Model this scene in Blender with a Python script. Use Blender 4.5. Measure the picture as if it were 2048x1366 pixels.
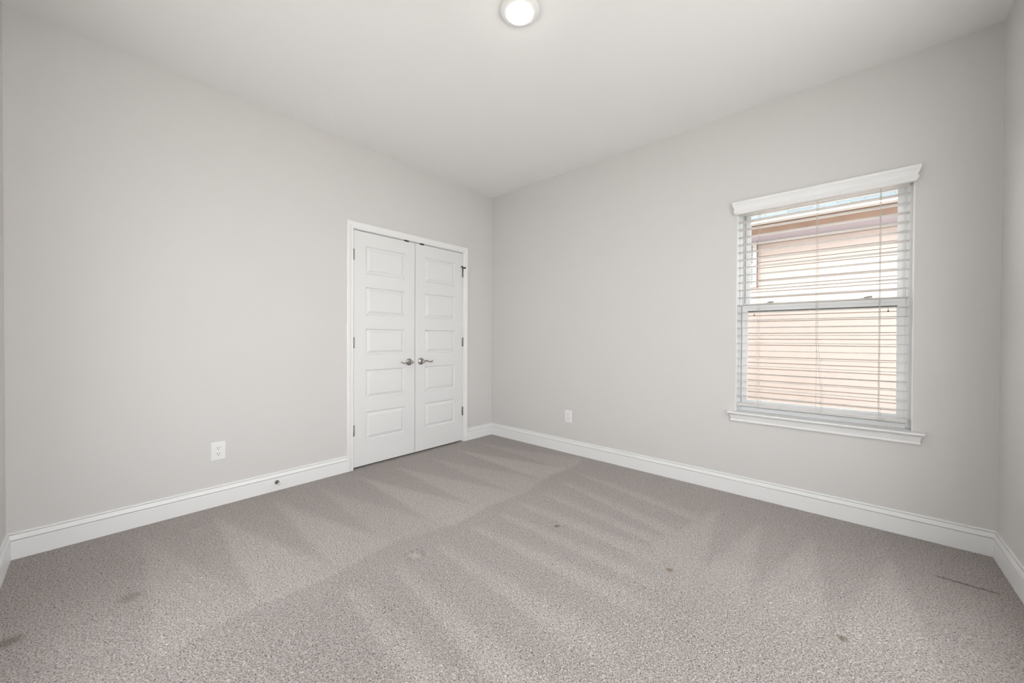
import bpy, bmesh, math, random
import numpy as np
from mathutils import Matrix, Vector

for o in list(bpy.data.objects):
    bpy.data.objects.remove(o)
S = bpy.context.scene
COL = S.collection
random.seed(4)

# ------------------------------------------------------------------ camera
W, L, H = 3.686, 3.404, 2.743            # room: x 0..W, y -L..0, z 0..H
cd = bpy.data.cameras.new('camera')
cam = bpy.data.objects.new('camera', cd)
COL.objects.link(cam)
fw = Vector((-0.66873533, 0.74345171, -0.00852152))
rt = Vector((0.74345014, 0.66877953, 0.00397896))
up = Vector((-0.00865718, 0.00367445, 0.99995577))
cam.matrix_world = Matrix(((rt.x, up.x, -fw.x, 3.11863), (rt.y, up.y, -fw.y, -3.11159),
                           (rt.z, up.z, -fw.z, 1.11685), (0, 0, 0, 1)))
cd.sensor_width = 36.0
cd.lens = 754.43 / 2048 * 36.0
cd.clip_start = 0.02
S.camera = cam

# ------------------------------------------------------------------ sky, sun, exposure
wd = bpy.data.worlds.new('sky')
S.world = wd
wd.use_nodes = True
bg = wd.node_tree.nodes['Background']
bg.inputs[0].default_value = (0.985, 0.978, 1.0, 1)
bg.inputs[1].default_value = 4.6
sd = bpy.data.lights.new('sun', 'SUN')
sd.energy = 4.5
sd.angle = math.radians(1.0)
sd.color = (1.0, 0.93, 0.84)
sun = bpy.data.objects.new('sun', sd)
COL.objects.link(sun)
sun.rotation_euler = Vector((0.45, -0.04, -0.88)).to_track_quat('-Z', 'Y').to_euler()
S.view_settings.view_transform = 'Standard'
S.view_settings.look = 'None'
S.view_settings.gamma = 1.0
S.view_settings.use_curve_mapping = False
S.view_settings.exposure = -0.05

# ------------------------------------------------------------------ materials
def mat(name, col, rough=0.6, metal=0.0, bump=None, spec=0.5, var=None):
    """bump = (scale, strength, distance); var = (scale, amount) gentle tone change of the coat"""
    m = bpy.data.materials.new(name)
    m.use_nodes = True
    nt = m.node_tree
    b = nt.nodes['Principled BSDF']
    b.inputs['Base Color'].default_value = (*col, 1)
    b.inputs['Roughness'].default_value = rough
    b.inputs['Metallic'].default_value = metal
    b.inputs['Specular IOR Level'].default_value = spec
    tc = nt.nodes.new('ShaderNodeTexCoord')
    if bump:
        n = nt.nodes.new('ShaderNodeTexNoise')
        n.inputs['Scale'].default_value = bump[0]
        n.inputs['Detail'].default_value = 3
        nt.links.new(tc.outputs['Object'], n.inputs['Vector'])
        bp = nt.nodes.new('ShaderNodeBump')
        bp.inputs['Strength'].default_value = bump[1]
        bp.inputs['Distance'].default_value = bump[2]
        nt.links.new(n.outputs['Fac'], bp.inputs['Height'])
        nt.links.new(bp.outputs['Normal'], b.inputs['Normal'])
    if var:
        n = nt.nodes.new('ShaderNodeTexNoise')
        n.inputs['Scale'].default_value = var[0]
        nt.links.new(tc.outputs['Object'], n.inputs['Vector'])
        r = nt.nodes.new('ShaderNodeValToRGB')
        a = var[1]
        r.color_ramp.elements[0].position = 0.3
        r.color_ramp.elements[1].position = 0.7
        r.color_ramp.elements[0].color = (*[c * (1 - a) for c in col], 1)
        r.color_ramp.elements[1].color = (*[min(1, c * (1 + a)) for c in col], 1)
        nt.links.new(n.outputs['Fac'], r.inputs['Fac'])
        nt.links.new(r.outputs['Color'], b.inputs['Base Color'])
    return m


def glass_mat(name, tint=(1, 1, 1), refl=1.0):
    m = bpy.data.materials.new(name)
    m.use_nodes = True
    nt = m.node_tree
    nt.nodes.clear()
    out = nt.nodes.new('ShaderNodeOutputMaterial')
    tr = nt.nodes.new('ShaderNodeBsdfTransparent')
    tr.inputs[0].default_value = (*tint, 1)
    gl = nt.nodes.new('ShaderNodeBsdfGlossy')
    gl.inputs['Roughness'].default_value = 0.02
    fr = nt.nodes.new('ShaderNodeFresnel')
    fr.inputs['IOR'].default_value = 1.45
    mx = nt.nodes.new('ShaderNodeMixShader')
    mu = nt.nodes.new('ShaderNodeMath')
    mu.operation = 'MULTIPLY'
    mu.inputs[1].default_value = refl
    nt.links.new(fr.outputs[0], mu.inputs[0])
    nt.links.new(mu.outputs[0], mx.inputs[0])
    nt.links.new(tr.outputs[0], mx.inputs[1])
    nt.links.new(gl.outputs[0], mx.inputs[2])
    nt.links.new(mx.outputs[0], out.inputs[0])
    return m


def screen_mat():
    m = bpy.data.materials.new('insect_mesh')
    m.use_nodes = True
    nt = m.node_tree
    nt.nodes.clear()
    out = nt.nodes.new('ShaderNodeOutputMaterial')
    tr = nt.nodes.new('ShaderNodeBsdfTransparent')
    df = nt.nodes.new('ShaderNodeBsdfDiffuse')
    df.inputs[0].default_value = (0.30, 0.23, 0.19, 1)
    mx = nt.nodes.new('ShaderNodeMixShader')
    mx.inputs[0].default_value = 0.16
    nt.links.new(tr.outputs[0], mx.inputs[1])
    nt.links.new(df.outputs[0], mx.inputs[2])
    nt.links.new(mx.outputs[0], out.inputs[0])
    return m


def emit_mat(name, col, s):
    m = bpy.data.materials.new(name)
    m.use_nodes = True
    b = m.node_tree.nodes['Principled BSDF']
    b.inputs['Base Color'].default_value = (0.9, 0.9, 0.9, 1)
    b.inputs['Emission Color'].default_value = (*col, 1)
    b.inputs['Emission Strength'].default_value = s
    return m


def carpet_mat():
    m = bpy.data.materials.new('carpet')
    m.use_nodes = True
    nt = m.node_tree
    N = nt.nodes.new
    lk = nt.links.new
    b = nt.nodes['Principled BSDF']
    b.inputs['Roughness'].default_value = 0.95
    b.inputs['Specular IOR Level'].default_value = 0.1
    tc = N('ShaderNodeTexCoord')
    # tufts: small twisted tips, wobbled so that no grid shows
    wob = N('ShaderNodeTexNoise')
    wob.inputs['Scale'].default_value = 60
    lk(tc.outputs['Object'], wob.inputs['Vector'])
    mixv = N('ShaderNodeVectorMath')
    mixv.operation = 'MULTIPLY_ADD'
    lk(wob.outputs['Color'], mixv.inputs[0])
    mixv.inputs[1].default_value = (0.02, 0.02, 0.0)
    lk(tc.outputs['Object'], mixv.inputs[2])
    no = N('ShaderNodeTexNoise')
    no.inputs['Scale'].default_value = 185
    no.inputs['Detail'].default_value = 2.5
    no.inputs['Roughness'].default_value = 0.65
    lk(mixv.outputs[0], no.inputs['Vector'])
    vo = N('ShaderNodeTexVoronoi')
    vo.inputs['Scale'].default_value = 200
    lk(mixv.outputs[0], vo.inputs['Vector'])
    # colour of the yarn: light and darker plies
    cr = N('ShaderNodeValToRGB')
    e = cr.color_ramp.elements
    e[0].position = 0.33
    e[0].color = (0.145, 0.125, 0.113, 1)
    e[1].position = 0.66
    e[1].color = (0.725, 0.668, 0.642, 1)
    mid = e.new(0.47)
    mid.color = (0.50, 0.451, 0.427, 1)
    lk(no.outputs['Fac'], cr.inputs['Fac'])
    # lay of the nap left by the vacuum cleaner
    at = N('ShaderNodeAttribute')
    at.attribute_name = 'nap'
    cl = N('ShaderNodeTexNoise')
    cl.inputs['Scale'].default_value = 7
    cl.inputs['Detail'].default_value = 4
    lk(tc.outputs['Object'], cl.inputs['Vector'])
    ad = N('ShaderNodeMath')
    ad.operation = 'MULTIPLY_ADD'
    ad.inputs[1].default_value = 0.16
    lk(cl.outputs['Fac'], ad.inputs[0])
    lk(at.outputs['Fac'], ad.inputs[2])
    mr = N('ShaderNodeMapRange')
    mr.inputs['From Min'].default_value = 0.08
    mr.inputs['From Max'].default_value = 1.08
    mr.inputs['To Min'].default_value = 0.87
    mr.inputs['To Max'].default_value = 1.27
    lk(ad.outputs[0], mr.inputs['Value'])
    vm = N('ShaderNodeVectorMath')
    vm.operation = 'SCALE'
    lk(cr.outputs['Color'], vm.inputs[0])
    lk(mr.outputs[0], vm.inputs['Scale'])
    # small worn spots: (x, y, radius)
    last = vm.outputs[0]
    sep = N('ShaderNodeSeparateXYZ')
    lk(mixv.outputs[0], sep.inputs[0])
    for (sx, sy, sr, col, am) in SPOTS:
        di = N('ShaderNodeVectorMath')
        di.operation = 'DISTANCE'
        lk(mixv.outputs[0], di.inputs[0])
        di.inputs[1].default_value = (sx + .01, sy + .01, 0)
        ma = N('ShaderNodeMapRange')
        ma.inputs['From Min'].default_value = sr
        ma.inputs['From Max'].default_value = sr * 0.35
        ma.inputs['To Max'].default_value = am
        lk(di.outputs['Value'], ma.inputs['Value'])
        mx = N('ShaderNodeMix')
        mx.data_type = 'RGBA'
        lk(ma.outputs[0], mx.inputs[0])
        lk(last, mx.inputs[6])
        mx.inputs[7].default_value = (*col, 1)
        last = mx.outputs[2]
    # narrow slit pressed into the pile near the right corner
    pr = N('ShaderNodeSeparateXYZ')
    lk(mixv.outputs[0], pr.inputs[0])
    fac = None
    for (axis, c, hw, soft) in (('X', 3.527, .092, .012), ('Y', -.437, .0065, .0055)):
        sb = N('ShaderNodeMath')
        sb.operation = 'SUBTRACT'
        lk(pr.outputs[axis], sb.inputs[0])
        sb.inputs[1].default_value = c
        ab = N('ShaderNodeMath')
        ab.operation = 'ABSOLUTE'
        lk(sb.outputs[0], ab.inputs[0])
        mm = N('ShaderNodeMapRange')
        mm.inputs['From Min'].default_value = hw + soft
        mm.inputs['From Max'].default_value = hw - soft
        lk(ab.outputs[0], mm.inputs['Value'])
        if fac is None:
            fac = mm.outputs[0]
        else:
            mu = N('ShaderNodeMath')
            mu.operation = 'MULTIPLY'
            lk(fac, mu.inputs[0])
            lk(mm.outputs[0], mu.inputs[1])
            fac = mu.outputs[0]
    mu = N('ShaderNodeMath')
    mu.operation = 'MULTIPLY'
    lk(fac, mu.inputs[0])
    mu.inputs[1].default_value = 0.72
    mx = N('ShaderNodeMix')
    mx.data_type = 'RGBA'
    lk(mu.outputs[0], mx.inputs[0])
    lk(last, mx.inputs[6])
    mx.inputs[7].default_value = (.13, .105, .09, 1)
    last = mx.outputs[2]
    lk(last, b.inputs['Base Color'])
    # height: tufts + loops
    hs = N('ShaderNodeMath')
    hs.operation = 'MULTIPLY_ADD'
    hs.inputs[1].default_value = -0.6
    lk(vo.outputs['Distance'], hs.inputs[0])
    lk(no.outputs['Fac'], hs.inputs[2])
    bp = N('ShaderNodeBump')
    bp.inputs['Strength'].default_value = 0.9
    bp.inputs['Distance'].default_value = 0.012
    lk(hs.outputs[0], bp.inputs['Height'])
    lk(bp.outputs['Normal'], b.inputs['Normal'])
    return m


BR = (0.20, 0.155, 0.125)
SPOTS = [(1.825, -1.266, .022, BR, .75), (2.475, -1.251, .022, (0.27, .20, .13), .7), (3.104, -1.242, .022, (0.24, .18, .12), .7),
         (0.831, -3.009, .05, BR, .35), (0.84, -3.323, .05, BR, .5)]
M = {}
M['wall'] = mat('wall_paint', (0.688, 0.669, 0.652), 0.75, bump=(260, 0.12, 0.002), spec=0.25)
M['ceil'] = mat('ceiling_paint', (0.88, 0.873, 0.861), 0.9, bump=(180, 0.15, 0.002), spec=0.15)
M['trim'] = mat('white_trim_paint', (0.86, 0.857, 0.85), 0.38, bump=(90, 0.03, 0.001))
M['door'] = mat('white_door_paint', (0.80, 0.797, 0.788), 0.42, bump=(200, 0.04, 0.001))
M['vinyl'] = mat('white_vinyl', (0.87, 0.875, 0.875), 0.35, bump=(40, 0.01, 0.001))
M['slat'] = mat('white_slat', (0.66, 0.64, 0.62), 0.4, bump=(60, 0.03, 0.001))
M['cord'] = mat('white_cord', (0.52, 0.49, 0.46), 0.8, bump=(900, 0.2, 0.0005))
M['nickel'] = mat('satin_nickel', (0.44, 0.415, 0.39), 0.27, 1.0, bump=(300, 0.04, 0.0005))
M['hinge'] = mat('hinge_metal', (0.30, 0.28, 0.26), 0.4, 1.0, bump=(300, 0.04, 0.0005))
M['dark'] = mat('dark_metal', (0.035, 0.03, 0.028), 0.5, 0.3, bump=(200, 0.05, 0.0005))
M['slot'] = mat('slot_black', (0.02, 0.02, 0.02), 0.7, bump=(200, 0.05, 0.0005))
M['plastic'] = mat('white_plastic', (0.86, 0.855, 0.84), 0.3, bump=(80, 0.01, 0.0005))
M['rubber'] = mat('pale_rubber', (0.72, 0.70, 0.67), 0.7, bump=(300, 0.1, 0.0005))
M['glass'] = glass_mat('window_glass', (0.97, 0.985, 0.98), 0.12)
M['screen'] = screen_mat()
M['lamp'] = emit_mat('lamp_lens', (1.0, 0.97, 0.93), 48)
M['siding'] = mat('cream_vinyl_siding', (0.57, 0.495, 0.45), 0.6, bump=(30, 0.08, 0.002), var=(2.0, 0.03))
M['fascia'] = mat('brown_fascia', (0.17, 0.105, 0.07), 0.6, bump=(50, 0.1, 0.002), var=(5, 0.1))
M['soffit'] = mat('soffit_panel', (0.42, 0.38, 0.43), 0.6, bump=(40, 0.05, 0.002))
M['gutter'] = mat('white_gutter', (0.66, 0.66, 0.65), 0.5, bump=(40, 0.03, 0.002))
M['teal'] = mat('teal_window_pane', (0.16, 0.36, 0.40), 0.15, bump=(5, 0.02, 0.002))
M['ground'] = mat('pale_gravel', (0.46, 0.44, 0.41), 0.95, bump=(20, 0.4, 0.02), var=(1.5, 0.15))
M['lock'] = mat('grey_lock', (0.36, 0.335, 0.31), 0.4, bump=(100, 0.02, 0.0005))
M['dark_strip'] = mat('dark_grey_strip', (0.10, 0.10, 0.095), 0.7, bump=(200, 0.05, 0.0005))
M['closet'] = mat('closet_paint', (0.35, 0.34, 0.33), 0.9, bump=(200, 0.1, 0.002))


def shingle_mat():
    m = bpy.data.materials.new('roof_shingles')
    m.use_nodes = True
    nt = m.node_tree
    b = nt.nodes['Principled BSDF']
    b.inputs['Roughness'].default_value = 0.9
    tc = nt.nodes.new('ShaderNodeTexCoord')
    br = nt.nodes.new('ShaderNodeTexBrick')
    br.inputs['Color1'].default_value = (0.10, 0.125, 0.14, 1)
    br.inputs['Color2'].default_value = (0.145, 0.175, 0.19, 1)
    br.inputs['Mortar'].default_value = (0.07, 0.09, 0.10, 1)
    br.inputs['Scale'].default_value = 1.0
    br.inputs['Mortar Size'].default_value = 0.006
    br.inputs['Brick Width'].default_value = 0.30
    br.inputs['Row Height'].default_value = 0.13
    nt.links.new(tc.outputs['UV'], br.inputs['Vector'])
    nt.links.new(br.outputs['Color'], b.inputs['Base Color'])
    return m


M['shingle'] = shingle_mat()
M['carpet'] = carpet_mat()

# ------------------------------------------------------------------ helpers
def obj(name, bm, m, parent=None, smooth=False, bevel=None):
    me = bpy.data.meshes.new(name)
    bmesh.ops.remove_doubles(bm, verts=bm.verts, dist=1e-6)
    bmesh.ops.recalc_face_normals(bm, faces=bm.faces)
    bm.to_mesh(me)
    bm.free()
    me.materials.append(m)
    if smooth:
        me.polygons.foreach_set('use_smooth', [True] * len(me.polygons))
    o = bpy.data.objects.new(name, me)
    COL.objects.link(o)
    if parent is not None:
        o.parent = parent
        o.matrix_parent_inverse = parent.matrix_world.inverted() if False else Matrix.Translation(-parent.location)
    if bevel:
        md = o.modifiers.new('bevel', 'BEVEL')
        md.width = bevel
        md.segments = 2
        md.limit_method = 'ANGLE'
    if smooth:
        try:
            me.set_sharp_from_angle(angle=math.radians(40))
        except Exception:
            pass
    return o


def empty(name, loc):
    o = bpy.data.objects.new(name, None)
    o.location = loc
    o.empty_display_size = 0.1
    COL.objects.link(o)
    return o


def tag(o, label=None, cat=None, group=None, kind=None):
    if label:
        o['label'] = label
    if cat:
        o['category'] = cat
    if group:
        o['group'] = group
    if kind:
        o['kind'] = kind
    return o


def bx(bm, x0, x1, y0, y1, z0, z1):
    v = [bm.verts.new((x, y, z)) for x in (x0, x1) for y in (y0, y1) for z in (z0, z1)]
    for f in ((0, 1, 3, 2), (4, 6, 7, 5), (0, 4, 5, 1), (2, 3, 7, 6), (0, 2, 6, 4), (1, 5, 7, 3)):
        bm.faces.new([v[i] for i in f])


def box(*a):
    bm = bmesh.new()
    bx(bm, *a)
    return bm


def prism(bm, prof, fn0, fn1):
    """closed profile of (a, b) pairs swept between two placements fn(a, b) -> xyz"""
    A = [bm.verts.new(fn0(*p)) for p in prof]
    B = [bm.verts.new(fn1(*p)) for p in prof]
    n = len(prof)
    for i in range(n):
        j = (i + 1) % n
        bm.faces.new((A[i], A[j], B[j], B[i]))
    bm.faces.new(A[::-1])
    bm.faces.new(B)


def lathe(bm, prof, o, axis, seg=28):
    """prof of (radius, along) around axis from origin o"""
    ax = Vector(axis).normalized()
    t = Vector((0, 0, 1)) if abs(ax.z) < .9 else Vector((1, 0, 0))
    u = ax.cross(t).normalized()
    w = ax.cross(u)
    o = Vector(o)
    rings = []
    for (r, h) in prof:
        if r < 1e-6:
            rings.append([bm.verts.new(o + ax * h)])
        else:
            rings.append([bm.verts.new(o + ax * h + (u * math.cos(2 * math.pi * k / seg) + w * math.sin(2 * math.pi * k / seg)) * r)
                          for k in range(seg)])
    for a, b in zip(rings, rings[1:]):
        for k in range(seg):
            j = (k + 1) % seg
            if len(a) == 1 and len(b) == 1:
                break
            if len(a) == 1:
                bm.faces.new((a[0], b[j], b[k]))
            elif len(b) == 1:
                bm.faces.new((a[k], a[j], b[0]))
            else:
                bm.faces.new((a[k], a[j], b[j], b[k]))
    for rg in (rings[0], rings[-1]):
        if len(rg) > 1:
            bm.faces.new(rg)


def tube(bm, pts, rad, seg=8, flat=1.0):
    """pts list of xyz, rad number or list; flat squashes the section vertically"""
    n = len(pts)
    pts = [Vector(p) for p in pts]
    rad = rad if isinstance(rad, (list, tuple)) else [rad] * n
    rings = []
    for i in range(n):
        d = (pts[min(i + 1, n - 1)] - pts[max(i - 1, 0)]).normalized()
        t = Vector((0, 0, 1)) if abs(d.z) < .95 else Vector((0, 1, 0))
        u = d.cross(t).normalized()
        w = u.cross(d)
        rings.append([bm.verts.new(pts[i] + u * math.cos(2 * math.pi * k / seg) * rad[i] + w * math.sin(2 * math.pi * k / seg) * rad[i] * flat)
                      for k in range(seg)])
    for a, b in zip(rings, rings[1:]):
        for k in range(seg):
            j = (k + 1) % seg
            bm.faces.new((a[k], a[j], b[j], b[k]))
    bm.faces.new(rings[0][::-1])
    bm.faces.new(rings[-1])


def holed_wall(u0, u1, z0, z1, holes, fn, t):
    """solid wall along u with rectangular holes (u0,u1,z0,z1); fn(u, d, z) -> xyz with d in 0..t the depth"""
    us = sorted({u0, u1, *[h[0] for h in holes], *[h[1] for h in holes]})
    zs = sorted({z0, z1, *[h[2] for h in holes], *[h[3] for h in holes]})
    bm = bmesh.new()
    def solid(i, j):
        if i < 0 or j < 0 or i >= len(us) - 1 or j >= len(zs) - 1:
            return False
        cu, cz = (us[i] + us[i + 1]) / 2, (zs[j] + zs[j + 1]) / 2
        return not any(h[0] < cu < h[1] and h[2] < cz < h[3] for h in holes)
    def q(*p):
        bm.faces.new([bm.verts.new(fn(*a)) for a in p])
    for i in range(len(us) - 1):
        for j in range(len(zs) - 1):
            if not solid(i, j):
                continue
            a, b, c, d = us[i], us[i + 1], zs[j], zs[j + 1]
            q((a, 0, c), (b, 0, c), (b, 0, d), (a, 0, d))
            q((a, t, c), (a, t, d), (b, t, d), (b, t, c))
            if not solid(i - 1, j):
                q((a, 0, c), (a, 0, d), (a, t, d), (a, t, c))
            if not solid(i + 1, j):
                q((b, 0, c), (b, t, c), (b, t, d), (b, 0, d))
            if not solid(i, j - 1):
                q((a, 0, c), (a, t, c), (b, t, c), (b, 0, c))
            if not solid(i, j + 1):
                q((a, 0, d), (b, 0, d), (b, t, d), (a, t, d))
    bmesh.ops.remove_doubles(bm, verts=bm.verts, dist=1e-5)
    return bm


# ------------------------------------------------------------------ room shell
DY0, DY1, DZ = -1.646, -0.440, 2.032       # closet opening
WX0, WX1, WZ0, WZ1 = 2.499, 3.380, 0.583, 2.075   # window opening
RY0, RY1, RZ0, RZ1 = -3.25, -0.75, 0.32, 2.45    # unseen wide window added for daylight, right wall
FX0, FX1, FZ1 = 0.95, 2.05, 2.15                   # unseen window added for daylight, front wall
T = 0.13
tag(obj('wall_left', holed_wall(-L - T, T, -0.2, H + .1, [(DY0, DY1, -0.25, DZ)], lambda u, d, z: (-d, u, z), T), M['wall']),
    'greige painted wall holding the white double closet doors', 'wall', kind='structure')
tag(obj('wall_back', holed_wall(0, W, -0.2, H + .1, [(WX0, WX1, WZ0, WZ1)], lambda u, d, z: (u, d, z), T), M['wall']),
    'greige painted wall holding the window with the blind', 'wall', kind='structure')
tag(obj('wall_right', holed_wall(-L - T, T, -0.2, H + .1, [(RY0, RY1, RZ0, RZ1)], lambda u, d, z: (W + d, u, z), T), M['wall']),
    'greige wall at the right edge, turning off the window wall', 'wall', kind='structure')
tag(obj('wall_front', holed_wall(0, W, -0.2, H + .1, [(FX0, FX1, RZ0, FZ1)], lambda u, d, z: (u, -L - d, z), T), M['wall']),
    'sliver of greige wall at the left edge of the view', 'wall', kind='structure')
tag(obj('ceiling', box(0, W, -L, 0, H, H + .1), M['ceil']), 'plain off-white ceiling carrying the round lamp', 'ceiling', kind='structure')
# closet behind the doors
bm = bmesh.new()
bx(bm, -.80, -.76, DY0 - .3, DY1 + .3, -.2, H)
bx(bm, -.76, -T, DY0 - .3, DY0 - .26, -.2, H)
bx(bm, -.76, -T, DY1 + .26, DY1 + .3, -.2, H)
bx(bm, -.76, -T, DY0 - .26, DY1 + .26, H - .04, H)
bx(bm, -.76, -T, DY0 - .26, DY1 + .26, -.06, -.02)
tag(obj('wall_closet', bm, M['closet']), 'dark closet interior behind the double doors', 'closet', kind='structure')


# ------------------------------------------------------------------ carpeted floor
def sst(a, b, x):
    t = np.clip((x - a) / (b - a), 0, 1)
    return t * t * (3 - 2 * t)


def floor():
    st = 0.0125
    xs = np.linspace(-.12, W, int((W + .12) / st) + 1)
    ys = np.linspace(-L, 0, int(L / st) + 1)
    X, Y = np.meshgrid(xs, ys, indexing='ij')
    nap = np.full(X.shape, 0.42)
    wob = 0.03 * np.sin(3.1 * Y + 1.7 * X) + 0.02 * np.sin(9 * Y + 1)
    # pass along the closet wall: light strokes that start as points near the wall and open out
    t = np.clip((X - 0.18) / 1.15, 0, 1)
    for ya in (-2.92, -2.60, -2.285, -1.99, -1.68, -1.36, -1.02, -0.68, -0.36):
        lo = ya - 0.05 * t - .01
        hi = ya + 0.30 * t ** 1.15 + .005
        m = sst(-.025, .03, Y - lo) * sst(-.03, .04, hi - Y) * sst(.16, .24, X) * sst(1.40, 1.30, X + wob)
        nap = np.maximum(nap, 0.42 + (.36 + .10 * math.sin(ya * 7)) * m)
    # trough between passes
    d = sst(.10, .015, np.abs(X + wob * 1.2 - 1.40)) * sst(-3.4, -2.95, Y) * (0.45 + .55 * sst(-.5, -1.2, Y))
    nap -= 0.50 * d
    # middle pass
    t2 = np.clip((X - 1.44) / .95, 0, 1)
    for ya, yb, wd_ in ((-2.35, -2.46, .20), (-2.12, -2.25, .16), (-1.865, -1.945, .17), (-1.607, -1.62, .15), (-1.38, -1.42, .11), (-1.178, -1.233, .15),
                        (-.93, -1.06, .10), (-.66, -.92, .12), (-.42, -.62, .10)):
        c = ya + (yb - ya) * t2
        hw = .015 + wd_ * .62 * t2
        m = sst(-.02, .015, Y - c + .02) * sst(-.06, .05, c + hw - Y) * sst(1.42, 1.52, X) * sst(2.62, 2.30, X)
        nap = np.maximum(nap, 0.42 + .36 * m)
        m2 = sst(.10, .0, np.abs(Y - c + .06)) * sst(1.5, 1.7, X) * sst(2.55, 2.2, X)
        nap -= .10 * m2
    # strokes that come down from the window wall
    t3 = np.clip((-Y - .34) / .85, 0, 1)
    for (xa, xl, xr) in ((2.48, 2.28, 2.60), (2.72, 2.58, 2.80), (2.965, 2.80, 3.06), (3.28, 3.08, 3.36)):
        lo = xa + (xl - xa) * t3
        hi = xa + (xr - xa) * t3
        m = sst(-.03, .04, X - lo) * sst(-.025, .03, hi - X) * sst(-.33, -.45, Y) * sst(-1.55, -1.05, Y)
        nap = np.maximum(nap, 0.42 + .34 * m)
    # soft brushed areas
    nap += .07 * np.sin(2.3 * X + 1.1 * Y) * np.sin(2.9 * Y - .6 * X)
    # trampled patch beside the left wall, foreground
    nap -= .16 * np.exp(-(((X - .55) / .35) ** 2 + ((Y + 3.05) / .22) ** 2))
    nap -= .16 * np.exp(-(((X - 1.75) / .30) ** 2 + ((Y + 2.62) / .35) ** 2))
    # ring left by a furniture foot
    r = np.hypot(X - 1.459, Y + 2.007)
    nap += .45 * np.exp(-((r - .0) / .03) ** 2) - .35 * np.exp(-((r - .045) / .012) ** 2)
    Z = np.zeros_like(X)
    Z -= .006 * np.exp(-((r) / .035) ** 2)
    nx, ny = X.shape
    co = np.stack([X, Y, Z], -1).reshape(-1, 3)
    idx = np.arange(nx * ny).reshape(nx, ny)
    q = np.stack([idx[:-1, :-1], idx[1:, :-1], idx[1:, 1:], idx[:-1, 1:]], -1).reshape(-1, 4)
    me = bpy.data.meshes.new('floor')
    me.from_pydata(co.tolist(), [], q.tolist())
    me.update()
    a = me.attributes.new('nap', 'FLOAT', 'POINT')
    a.data.foreach_set('value', np.clip(nap, 0, 1).reshape(-1).astype('f4'))
    me.materials.append(M['carpet'])
    o = bpy.data.objects.new('floor', me)
    COL.objects.link(o)
    return tag(o, 'greige cut-pile carpet with vacuum strokes across the room', 'carpet', kind='structure')


floor()
tag(obj('floor_slab', box(-.12, W, -L, 0, -.2, -.012), M['closet']), 'slab beneath the carpet', 'floor', kind='structure')

# ------------------------------------------------------------------ baseboards
BP = [(0, 0), (.0158, 0), (.0158, .0930), (.0152, .0940), (.0020, .0941), (.0020, .0970), (.0148, .0973), (.0138, .1000), (.0092, .1208),
      (.0088, .1216), (.0008, .1217), (.0008, .1245), (.0076, .1248), (.0070, .1300), (.0040, .133), (0, .133)]


def baseboard(name, a, b, fn, label, ma=0, mb=0):
    """fn(u, d, z); ma / mb = 1 mitres that end against an inner corner"""
    bm = bmesh.new()
    prism(bm, BP, lambda d, z: fn(a + ma * d, d, z), lambda d, z: fn(b - mb * d, d, z))
    return tag(obj(name, bm, M['trim']), label, 'baseboard', kind='structure')


LW = lambda u, d, z: (d, u, z)
BW = lambda u, d, z: (u, -d, z)
baseboard('baseboard_left', -L, -1.7035, LW, 'long white baseboard under the left outlet, up to the closet casing', 1, 0)
baseboard('baseboard_closet', -.384, 0, LW, 'short white baseboard between closet casing and room corner', 0, 1)
bb = baseboard('baseboard_back', 0, W, BW, 'white baseboard along the window wall', 1, 1)
baseboard('baseboard_right', -L, 0, lambda u, d, z: (W - d, u, z), 'white baseboard along the right-hand wall', 1, 1)
baseboard('baseboard_front', 0, W, lambda u, d, z: (u, -L + d, z), 'white baseboard running off at the left edge', 1, 1)
# sliver of wood sprung off the back baseboard
bm = bmesh.new()
prism(bm, [(.0160, 0), (.0215, 0), (.0215, .0055), (.0160, .0055)], lambda d, z: (.935, -d + .0035, z), lambda d, z: (1.105, -d - .002, z * 1.3 + .001))
sl = obj('loose_sliver', bm, M['trim'], bb)
sl['label'] = 'thin white strip lifted off the board'

# ------------------------------------------------------------------ closet casing (trim_1)
CW = .057
CP = [(0, 0), (0, .0095), (.004, .0115), (.010, .0118), (.016, .0105), (.020, .0125), (.030, .0150), (.040, .0170),
      (.050, .0178), (.054, .0172), (.057, .0150), (.057, 0)]    # (distance from the opening, thickness)
ya, yb, zt = DY0 - .001, DY1 + .001, DZ + .004
bm = bmesh.new()
prism(bm, CP, lambda w, d: (d, ya - w, 0), lambda w, d: (d, ya - w, zt + w))
prism(bm, CP, lambda w, d: (d, yb + w, 0), lambda w, d: (d, yb + w, zt + w))
prism(bm, CP, lambda w, d: (d, ya - w, zt + w), lambda w, d: (d, yb + w, zt + w))
casing = tag(obj('trim_1', bm, M['trim']), 'white moulded casing around the double closet doors', 'door casing', kind='structure')
bm = bmesh.new()                                  # jamb boards lining the opening
bx(bm, -T, -.0005, DY0 - .0, DY0 + .0015, 0, DZ)
bx(bm, -T, -.0005, DY1 - .0015, DY1, 0, DZ)
bx(bm, -T, -.0005, DY0, DY1, DZ - .001, DZ + .0)
bx(bm, -.060, -.042, DY0, DY1, DZ - .012, DZ)
obj('jamb', bm, M['trim'], casing)

# ------------------------------------------------------------------ closet doors
PZ = [(.230, .474), (.589, .838), (.967, 1.196), (1.310, 1.554), (1.666, 1.908)]


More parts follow.
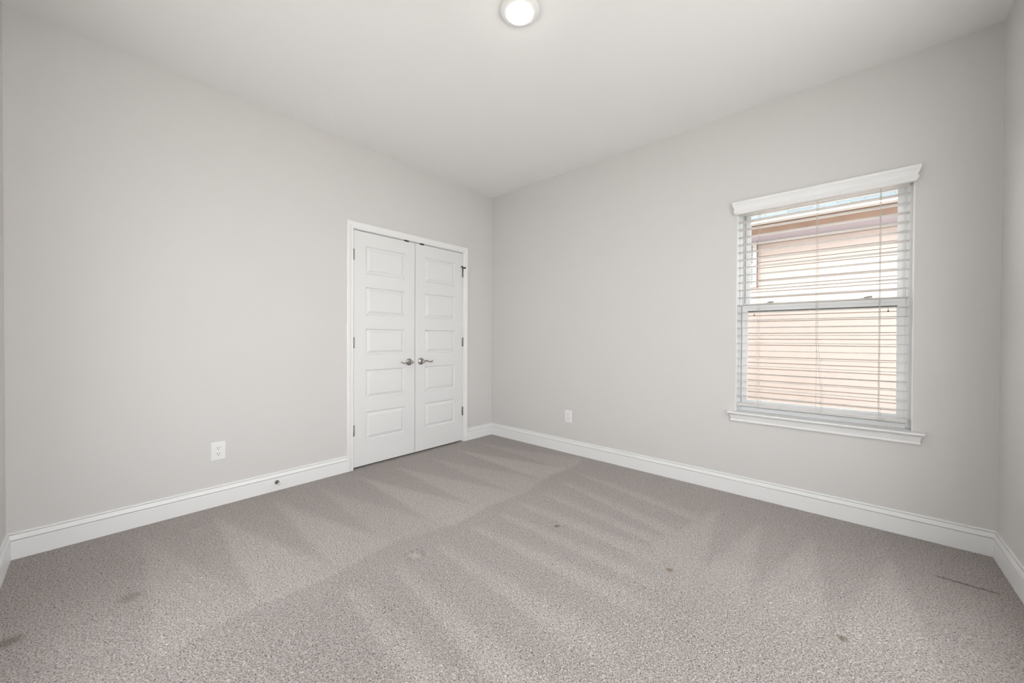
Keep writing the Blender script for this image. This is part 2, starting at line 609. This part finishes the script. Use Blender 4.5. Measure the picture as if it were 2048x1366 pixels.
def door(name, y0, y1, p0, p1, hinge_y, knob_y, sgn, label, stop):
    z0, z1 = .016, 2.0255
    base = empty(name, ((0, (y0 + y1) / 2, z0)))
    tag(base, label, 'closet door', kind='structure')
    bm = bmesh.new()
    xs0, xs1 = -.036, 0.0
    us = [y0, p0, p1, y1]
    zs = [z0] + [v for p in PZ for v in p] + [z1]
    def q(*p):
        bm.faces.new([bm.verts.new(a) for a in p])
    for i in range(3):
        for j in range(len(zs) - 1):
            a, b, c, d = us[i], us[i + 1], zs[j], zs[j + 1]
            if i == 1 and j % 2 == 1:
                rings = [(0, 0), (.002, -.0015), (.0075, -.0130), (.013, -.0140), (.034, -.0038), (.0375, -.0012), (.040, -.0010)]
                for (ia, da), (ib, db) in zip(rings, rings[1:]):
                    A = [(da, a + ia, c + ia), (da, b - ia, c + ia), (da, b - ia, d - ia), (da, a + ia, d - ia)]
                    B = [(db, a + ib, c + ib), (db, b - ib, c + ib), (db, b - ib, d - ib), (db, a + ib, d - ib)]
                    for k in range(4):
                        n = (k + 1) % 4
                        q(A[k], A[n], B[n], B[k])
                q(*B)
            else:
                q((0, a, c), (0, b, c), (0, b, d), (0, a, d))
    q((xs0, y0, z0), (xs0, y0, z1), (xs0, y1, z1), (xs0, y1, z0))
    zz = zs
    for y in (y0, y1):
        q(*[(0, y, z) for z in zz], (xs0, y, z1), (xs0, y, z0))
    for z in (z0, z1):
        q(*[(0, u, z) for u in us], (xs0, y1, z), (xs0, y0, z))
    obj('leaf', bm, M['door'], base)
    # hinges
    for k, zc in enumerate((.330, 1.074, 1.818)):
        bm = bmesh.new()
        lathe(bm, [(0, -.048), (.004, -.047), (.0058, -.0445), (.0058, .0445), (.004, .047), (0, .048)], (.0058, hinge_y, zc), (0, 0, 1), 14)
        s = 1 if hinge_y < (y0 + y1) / 2 else -1
        bx(bm, .0002, .0022, min(hinge_y, hinge_y + s * .011), max(hinge_y, hinge_y + s * .011), zc - .0445, zc + .0445)
        hg = obj('hinge', bm, M['hinge'], base, smooth=True)
        if stop and k == 2:
            bm = bmesh.new()
            lathe(bm, [(0, .047), (.009, .047), (.010, .050), (.010, .057), (.008, .060), (0, .061)], (.007, hinge_y, zc), (0, 0, 1), 16)
            tube(bm, [(.009, hinge_y, zc + .053), (.016, hinge_y - .012, zc + .056), (.021, hinge_y - .026, zc + .060)], [.005, .0045, .0045], 10)
            lathe(bm, [(0, 0), (.009, 0), (.009, .007), (0, .008)], (.021, hinge_y - .026, zc + .060), (.2, -1, .15), 14)
            tube(bm, [(.009, hinge_y, zc + .053), (.016, hinge_y + .014, zc + .055)], [.005, .005], 10)
            lathe(bm, [(0, 0), (.010, 0), (.010, .009), (0, .010)], (.016, hinge_y + .012, zc + .055), (.2, 1, .0), 14)
            h = obj('hinge_stop', bm, M['dark'], base, smooth=True)
            h['label'] = 'dark hinge-pin door stop on the top hinge'
    # ball catch in the head
    c = y1 - .09 if sgn < 0 else y0 + .075
    obj('ball_catch', box(-.020, .0030, c - .022, c + .022, 2.0215, 2.0345), M['dark'], base)
    # lever handle
    zc = .889
    bm = bmesh.new()
    lathe(bm, [(.033, 0), (.0335, .003), (.031, .007), (.026, .0105), (.020, .0125), (.016, .014), (.0125, .020), (.0115, .030), (.0135, .036),
               (.0145, .042), (.0145, .052), (.012, .058), (.006, .061), (0, .0615)], (0, knob_y, zc), (1, 0, 0), 32)
    hd = obj('handle', bm, M['nickel'], base, smooth=True)
    hd['label'] = 'satin nickel lever handle'
    bm = bmesh.new()
    pts, rad = [], []
    for i in range(19):
        t = i / 18
        pts.append((.047 + .006 * math.sin(t * math.pi) - .010 * max(0, t - .85) / .15, knob_y + sgn * (.004 + .104 * t),
                    zc + .006 * math.sin(t * math.pi * 2.0 + .1) + (.006 * ((t - .8) / .2) if t > .8 else 0)))
        rad.append(.0115 - .0055 * min(1, t * 2.2) + (.0025 * math.sin((t - .7) / .3 * math.pi) if t > .7 else 0))
    tube(bm, pts, rad, 12, 0.85)
    lv = obj('lever', bm, M['nickel'], hd, smooth=True)
    lv.matrix_parent_inverse = Matrix()
    hd_loc = Vector(base.location)
    return base


YM = -1.0395
door('door_1', DY0 + .003, YM - .0025, -1.534, -1.149, DY0 + .0015, -1.105, -1, 'white five-panel closet door leaf with its lever pointing left', False)
door('door_2', YM + .0025, DY1 - .003, -.926, -.549, DY1 - .0015, -.971, 1, 'white five-panel closet door leaf next to the room corner', True)


# ------------------------------------------------------------------ outlets
def outlet(fn, label):
    """fn(u, d, z): u across, d off the wall; centred on u = 0, z = 0"""
    base = empty('wall_outlet', fn(0, 0, 0))
    tag(base, label, 'outlet', 'duplex outlets')
    bm = bmesh.new()
    w, h = .0405, .0605
    rings = [(0, .0), (0, .0015), (.0025, .0048), (.004, .0055)]
    pr = None
    for i, d in rings:
        cur = [bm.verts.new(fn(u, d, z)) for (u, z) in ((-w + i, -h + i), (w - i, -h + i), (w - i, h - i), (-w + i, h - i))]
        if pr:
            for k in range(4):
                bm.faces.new((pr[k], pr[(k + 1) % 4], cur[(k + 1) % 4], cur[k]))
        pr = cur
    bm.faces.new(pr)
    obj('faceplate', bm, M['plastic'], base)
    for s in (1, -1):
        cz = s * .0195
        bm = bmesh.new()
        n = 28
        pts = []
        for k in range(n):
            a = 2 * math.pi * k / n
            pts.append((.0172 * math.cos(a), max(-.0142, min(.0142, .0172 * math.sin(a)))))
        prism(bm, pts, lambda u, z: fn(u, .005, cz + z), lambda u, z: fn(u, .0072, cz + z))
        rc = obj('receptacle', bm, M['plastic'], base)
        bm = bmesh.new()
        for (u, hw, hh) in ((-.0063, .0013, .0045), (.0063, .0012, .0036)):
            prism(bm, [(-hw, -hh), (hw, -hh), (hw, hh), (-hw, hh)], lambda a, b: fn(u + a, .0070, cz + .0035 + b), lambda a, b: fn(u + a, .0076, cz + .0035 + b))
        prism(bm, [(.0026 * math.cos(k * math.pi / 6), .0026 * math.sin(k * math.pi / 6)) for k in range(12)],
              lambda a, b: fn(a, .0070, cz - .0078 + b), lambda a, b: fn(a, .0076, cz - .0078 + b))
        obj('slots', bm, M['slot'], base)
    bm = bmesh.new()
    prism(bm, [(.0030 * math.cos(k * math.pi / 6), .0030 * math.sin(k * math.pi / 6)) for k in range(12)],
          lambda a, b: fn(a, .005, b), lambda a, b: fn(a, .0064, b))
    obj('screw', bm, M['plastic'], base)
    return base


outlet(lambda u, d, z: (d, -2.5565 + u, .3615 + z), 'white duplex outlet on the closet wall, above the door stop baseboard')
outlet(lambda u, d, z: (1.0665 + u, -d, .3555 + z), 'white duplex outlet low on the window wall')

# ------------------------------------------------------------------ baseboard door stop
ds = empty('door_stop', (.0158, -2.217, .062))
tag(ds, 'small nickel door stop screwed into the left baseboard', 'door stop')
bm = bmesh.new()
lathe(bm, [(.0145, 0), (.0145, .003), (.0125, .008), (.008, .012), (.006, .014), (.0055, .044), (0, .044)], (.0156, -2.217, .062), (1, 0, 0), 24)
obj('rod', bm, M['hinge'], ds, smooth=True)
bm = bmesh.new()
lathe(bm, [(0, .0425), (.0085, .0425), (.009, .045), (.009, .054), (.0075, .057), (0, .058)], (.0156, -2.217, .062), (1, 0, 0), 20)
obj('rubber_tip', bm, M['rubber'], ds, smooth=True)

# ------------------------------------------------------------------ ceiling lamp
lp = empty('ceiling_lamp', (1.885, -1.692, H))
tag(lp, 'lit round white disk lamp on the ceiling', 'ceiling lamp')
bm = bmesh.new()
lathe(bm, [(.094, 0), (.0960, -.003), (.0960, -.0085), (.0940, -.0105), (.082, -.0150), (.069, -.0197), (.0675, -.0195), (.066, -.015)], (1.885, -1.692, H), (0, 0, 1), 64)
obj('trim_ring', bm, M['plastic'], lp, smooth=True)
bm = bmesh.new()
lathe(bm, [(.0675, -.015), (.0675, -.0198), (.063, -.0224), (.056, -.0258), (.046, -.0295), (.034, -.0328), (.020, -.0352), (.008, -.0362), (0, -.0364)], (1.885, -1.692, H), (0, 0, 1), 64)
obj('lens', bm, M['lamp'], lp, smooth=True)

# ------------------------------------------------------------------ window_1
win = empty('window_1', ((WX0 + WX1) / 2, .07, WZ0 + .015))
tag(win, 'white single-hung window behind the open blind', 'window', kind='structure')
FY0, FY1 = .062, T + .01


def rect_frame(bm, x0, x1, z0, z1, y0, y1, l, r, b, t):
    bx(bm, x0, x0 + l, y0, y1, z0, z1)
    bx(bm, x1 - r, x1, y0, y1, z0, z1)
    bx(bm, x0 + l, x1 - r, y0, y1, z0, z0 + b)
    bx(bm, x0 + l, x1 - r, y0, y1, z1 - t, z1)


bm = bmesh.new()       # white returns lining the opening
bx(bm, WX0, WX0 + .003, .0005, FY0, WZ0 + .015, WZ1)
bx(bm, WX1 - .003, WX1, .0005, FY0, WZ0 + .015, WZ1)
bx(bm, WX0 + .003, WX1 - .003, .0005, FY0, WZ1 - .003, WZ1)
obj('jamb_return', bm, M['vinyl'], win)
bm = bmesh.new()
rect_frame(bm, WX0, WX1, WZ0 + .0155, WZ1, FY0, FY1, .0185, .0225, .028, .022)
bx(bm, WX0 + .0185, WX0 + .027, .1085, .112, 1.37, WZ1 - .022)      # blind stops / tracks beside the upper sash
bx(bm, WX1 - .031, WX1 - .0225, .1085, .112, 1.37, WZ1 - .022)
obj('frame', bm, M['vinyl'], win, bevel=.0015)
x0, x1 = WX0 + .0215, WX1 - .0260
bm = bmesh.new()
rect_frame(bm, x0, x1, .632, 1.370, .075, .104, .034, .034, .045, .050)
bx(bm, x0 + .02, x1 - .02, .0715, .0755, 1.338, 1.345)               # lift rail bead
los = obj('lower_sash', bm, M['vinyl'], win, bevel=.002)
obj('glass', box(x0 + .033, x1 - .033, .088, .092, .676, 1.322), M['glass'], los).matrix_parent_inverse = Matrix()
bm = bmesh.new()
rect_frame(bm, x0 + .001, x1 - .001, 1.335, WZ1 - .024, .1135, .138, .043, .032, .034, .034)
ups = obj('upper_sash', bm, M['vinyl'], win, bevel=.002)
obj('glass', box(x0 + .043, x1 - .032, .124, .128, 1.368, WZ1 - .057), M['glass'], ups).matrix_parent_inverse = Matrix()
obj('dark_strip', box(x0 + .034, x1 - .034, .0785, .0875, 1.310, 1.3215), M['dark_strip'], los).matrix_parent_inverse = Matrix()  # dark grey strip along the lower lip of the meeting rail
obj('gap_shade', box(WX0 + .034, WX0 + .0365, .100, .103, 1.38, WZ1 - .023), M['dark_strip'], win)  # dark strip standing for the shadowed gap beside the upper sash
for lx in (2.685, 3.185):
    bm = bmesh.new()
    bx(bm, lx - .028, lx + .028, .080, .100, 1.370, 1.3745)
    lathe(bm, [(.011, .0045), (.011, .010), (.008, .0125), (0, .013)], (lx, .090, 1.370), (0, 0, 1), 18)
    tube(bm, [(lx, .088, 1.379), (lx + .012, .080, 1.381), (lx + .026, .078, 1.3805)], [.0055, .0045, .005], 10)
    o = obj('sash_lock', bm, M['lock'], los, smooth=True)
    o.matrix_parent_inverse = Matrix()
bm = bmesh.new()
rect_frame(bm, x0 + .004, x1 - .004, .625, 1.318, .128, .134, .012, .012, .012, .009)
scr = obj('screen_frame', bm, M['dark'], win)
obj('insect_mesh', box(x0 + .014, x1 - .014, .1308, .1312, .634, 1.312), M['screen'], scr).matrix_parent_inverse = Matrix()
for lx in (2.589, 3.284):
    bm = bmesh.new()
    bx(bm, lx - .001, lx + .001, .1265, .128, 1.293, 1.312)
    bx(bm, lx - .004, lx + .004, .1255, .128, 1.287, 1.294)
    obj('pull_tab', bm, M['dark'], scr).matrix_parent_inverse = Matrix()


# ------------------------------------------------------------------ window head and sill (mitred returns)
def crown(bm, x0, x1, prof):
    pr = None
    first = None
    for (p, z) in prof:
        cur = [bm.verts.new(v) for v in ((x0 - p, 0, z), (x0 - p, -p, z), (x1 + p, -p, z), (x1 + p, 0, z))]
        if pr:
            for k in range(3):
                bm.faces.new((pr[k], pr[k + 1], cur[k + 1], cur[k]))
            bm.faces.new((pr[3], pr[0], cur[0], cur[3]))
        else:
            first = cur
        pr = cur
    bm.faces.new(first)
    bm.faces.new(pr)


bm = bmesh.new()
crown(bm, 2.512, 3.362, [(.018, 2.010), (.0225, 2.0105), (.0245, 2.015), (.0275, 2.022), (.0315, 2.028), (.0315, 2.035), (.0265, 2.0385), (.0265, 2.044),
                         (.0285, 2.054), (.0325, 2.064), (.0355, 2.070), (.0355, 2.073), (.0385, 2.077), (.039, 2.082), (.039, 2.093), (.037, 2.096)])
tag(obj('trim_2', bm, M['trim']), 'white crown-moulded head trim over the window', 'window trim', kind='structure')
bm = bmesh.new()
prism(bm, [(.062, .598), (-.040, .598), (-.050, .5965), (-.0545, .592), (-.0545, .588), (-.050, .5840), (-.04, .583), (.062, .583)],
      lambda y, z: (WX0 + .0005, y, z), lambda y, z: (WX1 - .0005, y, z))
for (xa, xb) in ((2.455, WX0 + .0005), (WX1 - .0005, 3.4255)):
    prism(bm, [(-.0003, .598), (-.040, .598), (-.050, .5965), (-.0545, .592), (-.0545, .588), (-.050, .5840), (-.04, .583), (-.0003, .583)],
          lambda y, z: (xa, y, z), lambda y, z: (xb, y, z))
sill = tag(obj('trim_3', bm, M['trim']), 'white sill board with moulded apron below the window', 'window sill', kind='structure')
bm = bmesh.new()
crown(bm, 2.485, 3.396, [(.027, .5828), (.027, .580), (.024, .576), (.019, .572), (.0175, .565), (.0165, .557), (.0145, .548), (.0125, .541), (.0145, .538),
                         (.0165, .534), (.0165, .530), (.014, .527)])
obj('apron', bm, M['trim'], sill)

# ------------------------------------------------------------------ blind
bl = empty('window_blind', (2.93, .035, .62))
tag(bl, 'white faux-wood slatted blind lowered in the window with slats open', 'blind')
BX0, BX1 = 2.5035, 3.3620
obj('headrail', box(BX0 + .001, BX1, .010, .060, 2.030, 2.071), M['slat'], bl, bevel=.002)
bm = bmesh.new()
tilt = math.radians(2.6)
SY = .036
zs = [1.3615 + .05435 * k for k in range(-12, 13)]
for z in zs:
    pr = []
    for (a, b) in ((-.025, -.0012), (-.0243, -.0016), (0, -.0004), (.0243, -.0016), (.025, -.0012), (.025, .0008), (.0243, .0012), (0, .0024), (-.0243, .0012), (-.025, .0008)):
        pr.append((a * math.cos(tilt) + b * math.sin(tilt), -a * math.sin(tilt) + b * math.cos(tilt)))
    e = random.uniform(-.001, .001)
    prism(bm, pr, lambda a, b: (BX0 + e, SY + a, z + b + e * .4), lambda a, b: (BX1 + e, SY + a, z + b - e * .4))
obj('slats', bm, M['slat'], bl)
br_ = obj('bottom_rail', box(BX0, BX1, SY - .026, SY + .026, .637, .657), M['slat'], bl, bevel=.003)
for n, lx in enumerate((2.630, 2.950, 3.243)):
    for s in (-1, 1):
        pts = []
        for k in range(40):
            t = k / 39
            z = 2.032 - t * (2.032 - .655)
            dx = 0
            if n == 1 and z < 1.12:
                dx = .030 * math.sin(min(1, (1.12 - z) / .46) * math.pi * .5) * (1 if s < 0 else .9)
            if n != 1 and z < .72:
                dx = (.72 - z) / .065 * .010
            pts.append((lx + dx + s * .004, SY + s * .0268, z))
        bm = bmesh.new()
        tube(bm, pts, .00085, 6)
        obj('ladder_cord', bm, M['cord'], bl)
    bm = bmesh.new()
    tube(bm, [(lx, SY, z) for z in (2.032, 1.3, .656)], .0009, 6)
    obj('lift_cord', bm, M['cord'], bl)
    # cord looped over the rail into its plug
    ox = .030 if n == 1 else .010
    bm = bmesh.new()
    tube(bm, [(lx + ox - .004, SY - .0272, .658), (lx + ox - .006, SY - .0275, .648), (lx + ox - .016, SY - .0275, .638), (lx + ox - .018, SY - .022, .6355)], .0012, 6)
    if n == 2:
        tube(bm, [(lx + ox + .016, SY - .0272, .658), (lx + ox + .004, SY - .0278, .646), (lx + ox - .006, SY - .0275, .637)], .0012, 6)
        lathe(bm, [(0, 0), (.004, 0), (.005, .004), (.003, .009), (0, .010)], (lx + ox - .008, SY - .0285, .632), (0, 0, 1), 12)
    obj('cord_loop', bm, M['cord'], bl)

# ------------------------------------------------------------------ unseen windows added beside and behind the camera for daylight
def glazed(name, u0, u1, z0, z1, n, fn, label):
    base = empty(name, fn((u0 + u1) / 2, .06, z0))
    tag(base, label, 'window', kind='structure')
    def bb_(bm, a, b, d0, d1, c, d):
        prism(bm, [(a, c), (b, c), (b, d), (a, d)], lambda u, z: fn(u, d0, z), lambda u, z: fn(u, d1, z))
    bm = bmesh.new()
    bb_(bm, u0, u0 + .05, .04, .12, z0, z1)
    bb_(bm, u1 - .05, u1, .04, .12, z0, z1)
    bb_(bm, u0 + .05, u1 - .05, .04, .12, z0, z0 + .05)
    bb_(bm, u0 + .05, u1 - .05, .04, .12, z1 - .05, z1)
    for k in range(1, n):
        c = u0 + (u1 - u0) * k / n
        bb_(bm, c - .03, c + .03, .05, .11, z0 + .05, z1 - .05)
    obj('frame', bm, M['vinyl'], base)
    for k in range(n):
        a, b = u0 + (u1 - u0) * k / n + .03 + .02 * (k == 0), u0 + (u1 - u0) * (k + 1) / n - .03 - .02 * (k == n - 1)
        bm = bmesh.new()
        bb_(bm, a, b, .08, .084, z0 + .05, z1 - .05)
        obj('glass', bm, M['glass'], base)


glazed('fill_window_right', RY0, RY1, RZ0, RZ1, 2, lambda u, d, z: (W + d, u, z), 'unseen two-pane window added in the right-hand wall for daylight')
glazed('fill_window_front', FX0, FX1, RZ0, FZ1, 1, lambda u, d, z: (u, -L - d, z), 'unseen single-pane window added behind the camera for daylight')

# ------------------------------------------------------------------ outside: ground and the neighbouring house
tag(obj('ground', box(-14, 18, -14, 18, -.6, -.4), M['ground']), 'pale gravel ground between the two houses', 'ground', kind='structure')
M['bounce_patio'] = mat('pale_concrete', (0.74, 0.73, 0.71), 0.9, bump=(30, 0.2, 0.005))  # unseen pale slab added to bounce daylight up into the room
BOUNCE_PATIO = box(W + T, W + 7, -9, 0.6, -.4, -.06)
bx(BOUNCE_PATIO, -6, W + T, -9, -L - T, -.4, -.06)
tag(obj('bounce_patio', BOUNCE_PATIO, M['bounce_patio']), 'unseen pale slab added outside the windows to bounce light in', 'bounce_patio', kind='structure')
# the outside of our own house: unseen brick skin, eaves and roof, added to shade the gap between the houses
M['brick'] = mat('brick_skin', (0.33, 0.22, 0.17), 0.9, bump=(30, 0.3, 0.005), var=(8, 0.2))
tag(obj('shade_exterior_wall', holed_wall(-9, W + T, -.5, 2.86, [(WX0 - .01, WX1 + .01, WZ0 - .01, WZ1 + .01)], lambda u, d, z: (u, T + .012 + d, z), .09), M['brick']),
    'unseen brick outer skin of this house, added to shade the gap', 'wall', kind='structure')
bm = bmesh.new()
prism(bm, [(.36, 2.86), (.36, 3.00), (-1.7, 4.1), (-L - T - .1, 3.00), (-L - T - .1, 2.86)], lambda y, z: (-9.4, y, z), lambda y, z: (W + .25, y, z))
tag(obj('roof', bm, M['shingle']), 'unseen roof of this house, added to shade the gap', 'roof', kind='structure')
NY = 4.6
nh = empty('neighbouring_house', (2.5, NY, -.4))
tag(nh, 'neighbouring house with cream lap siding seen through the blind', 'house')
bm = bmesh.new()
pitch = .1016
NX0, NX1 = -1.5, 7.5
z = -.4
prof = []
zlist = []
while z < 2.80:
    z2 = min(z + pitch, 2.80)
    prof += [(-.0130, z), (-.0130, z + .004), (-.0030, z2 - .009), (.018, z2 - .009), (.018, z2)]
    z += pitch
prof += [(.10, 2.80), (.10, -.4)]
prism(bm, prof, lambda d, z: (NX0, NY + d, z), lambda d, z: (NX1, NY + d, z))
obj('siding', bm, M['siding'], nh)
EY = NY - .46
obj('soffit', box(NX0 - .3, NX1 + .3, EY + .02, NY + .05, 2.800, 2.815), M['soffit'], nh)
obj('fascia', box(NX0 - .3, NX1 + .3, EY, EY + .02, 2.797, 2.975), M['fascia'], nh)
bm = bmesh.new()
prism(bm, [(0, 2.975), (-.075, 2.99), (-.09, 3.05), (-.085, 3.05), (-.070, 2.995), (.02, 2.985), (.02, 3.03), (0, 3.03)],
      lambda d, z: (NX0 - .3, EY + d, z), lambda d, z: (NX1 + .3, EY + d, z))
obj('gutter', bm, M['gutter'], nh)
# roof slope
bm = bmesh.new()
ry0, rz0, ry1, rz1 = EY - .03, 3.035, EY + 4.0, 3.035 + 4.03 * .55
vs = [bm.verts.new(p) for p in ((NX0 - .35, ry0, rz0), (NX1 + .35, ry0, rz0), (NX1 + .35, ry1, rz1), (NX0 - .35, ry1, rz1))]
f = bm.faces.new(vs)
uv = bm.loops.layers.uv.new('UVMap')
sl_ = math.hypot(ry1 - ry0, rz1 - rz0)
for lp_, c in zip(f.loops, ((0, 0), (NX1 - NX0 + .7, 0), (NX1 - NX0 + .7, sl_), (0, sl_))):
    lp_[uv].uv = c
ex = bmesh.ops.extrude_face_region(bm, geom=[f])
for v in [g for g in ex['geom'] if isinstance(g, bmesh.types.BMVert)]:
    v.co.z += .02
obj('roof', bm, M['shingle'], nh)
# its side window, half behind our sash
bm = bmesh.new()
nx0, nx1, nz0, nz1 = 1.10, 1.895, 2.02, 2.795
rect_frame(bm, nx0, nx1, nz0, nz1, NY - .05, NY + .01, .06, .06, .05, .05)
bx(bm, nx0 + .06, nx1 - .06, NY - .04, NY + .0, 2.385, 2.42)
nw = obj('window', bm, M['gutter'], nh)
o = obj('pane', box(nx0 + .05, nx1 - .05, NY - .018, NY - .014, nz0 + .04, nz1 - .04), M['teal'], nw)
o.matrix_parent_inverse = Matrix()
bm = bmesh.new()
z = nz0 + .07
while z < nz1 - .06:
    bx(bm, nx0 + .062, nx1 - .062, NY - .024, NY - .0185, z, z + .022)
    z += .042
o = obj('blind', bm, M['gutter'], nw)
o.matrix_parent_inverse = Matrix()
obj('window_edge', box(nx1 + .0005, nx1 + .012, NY - .055, NY - .01, nz0 - .01, nz1), M['fascia'], nh)
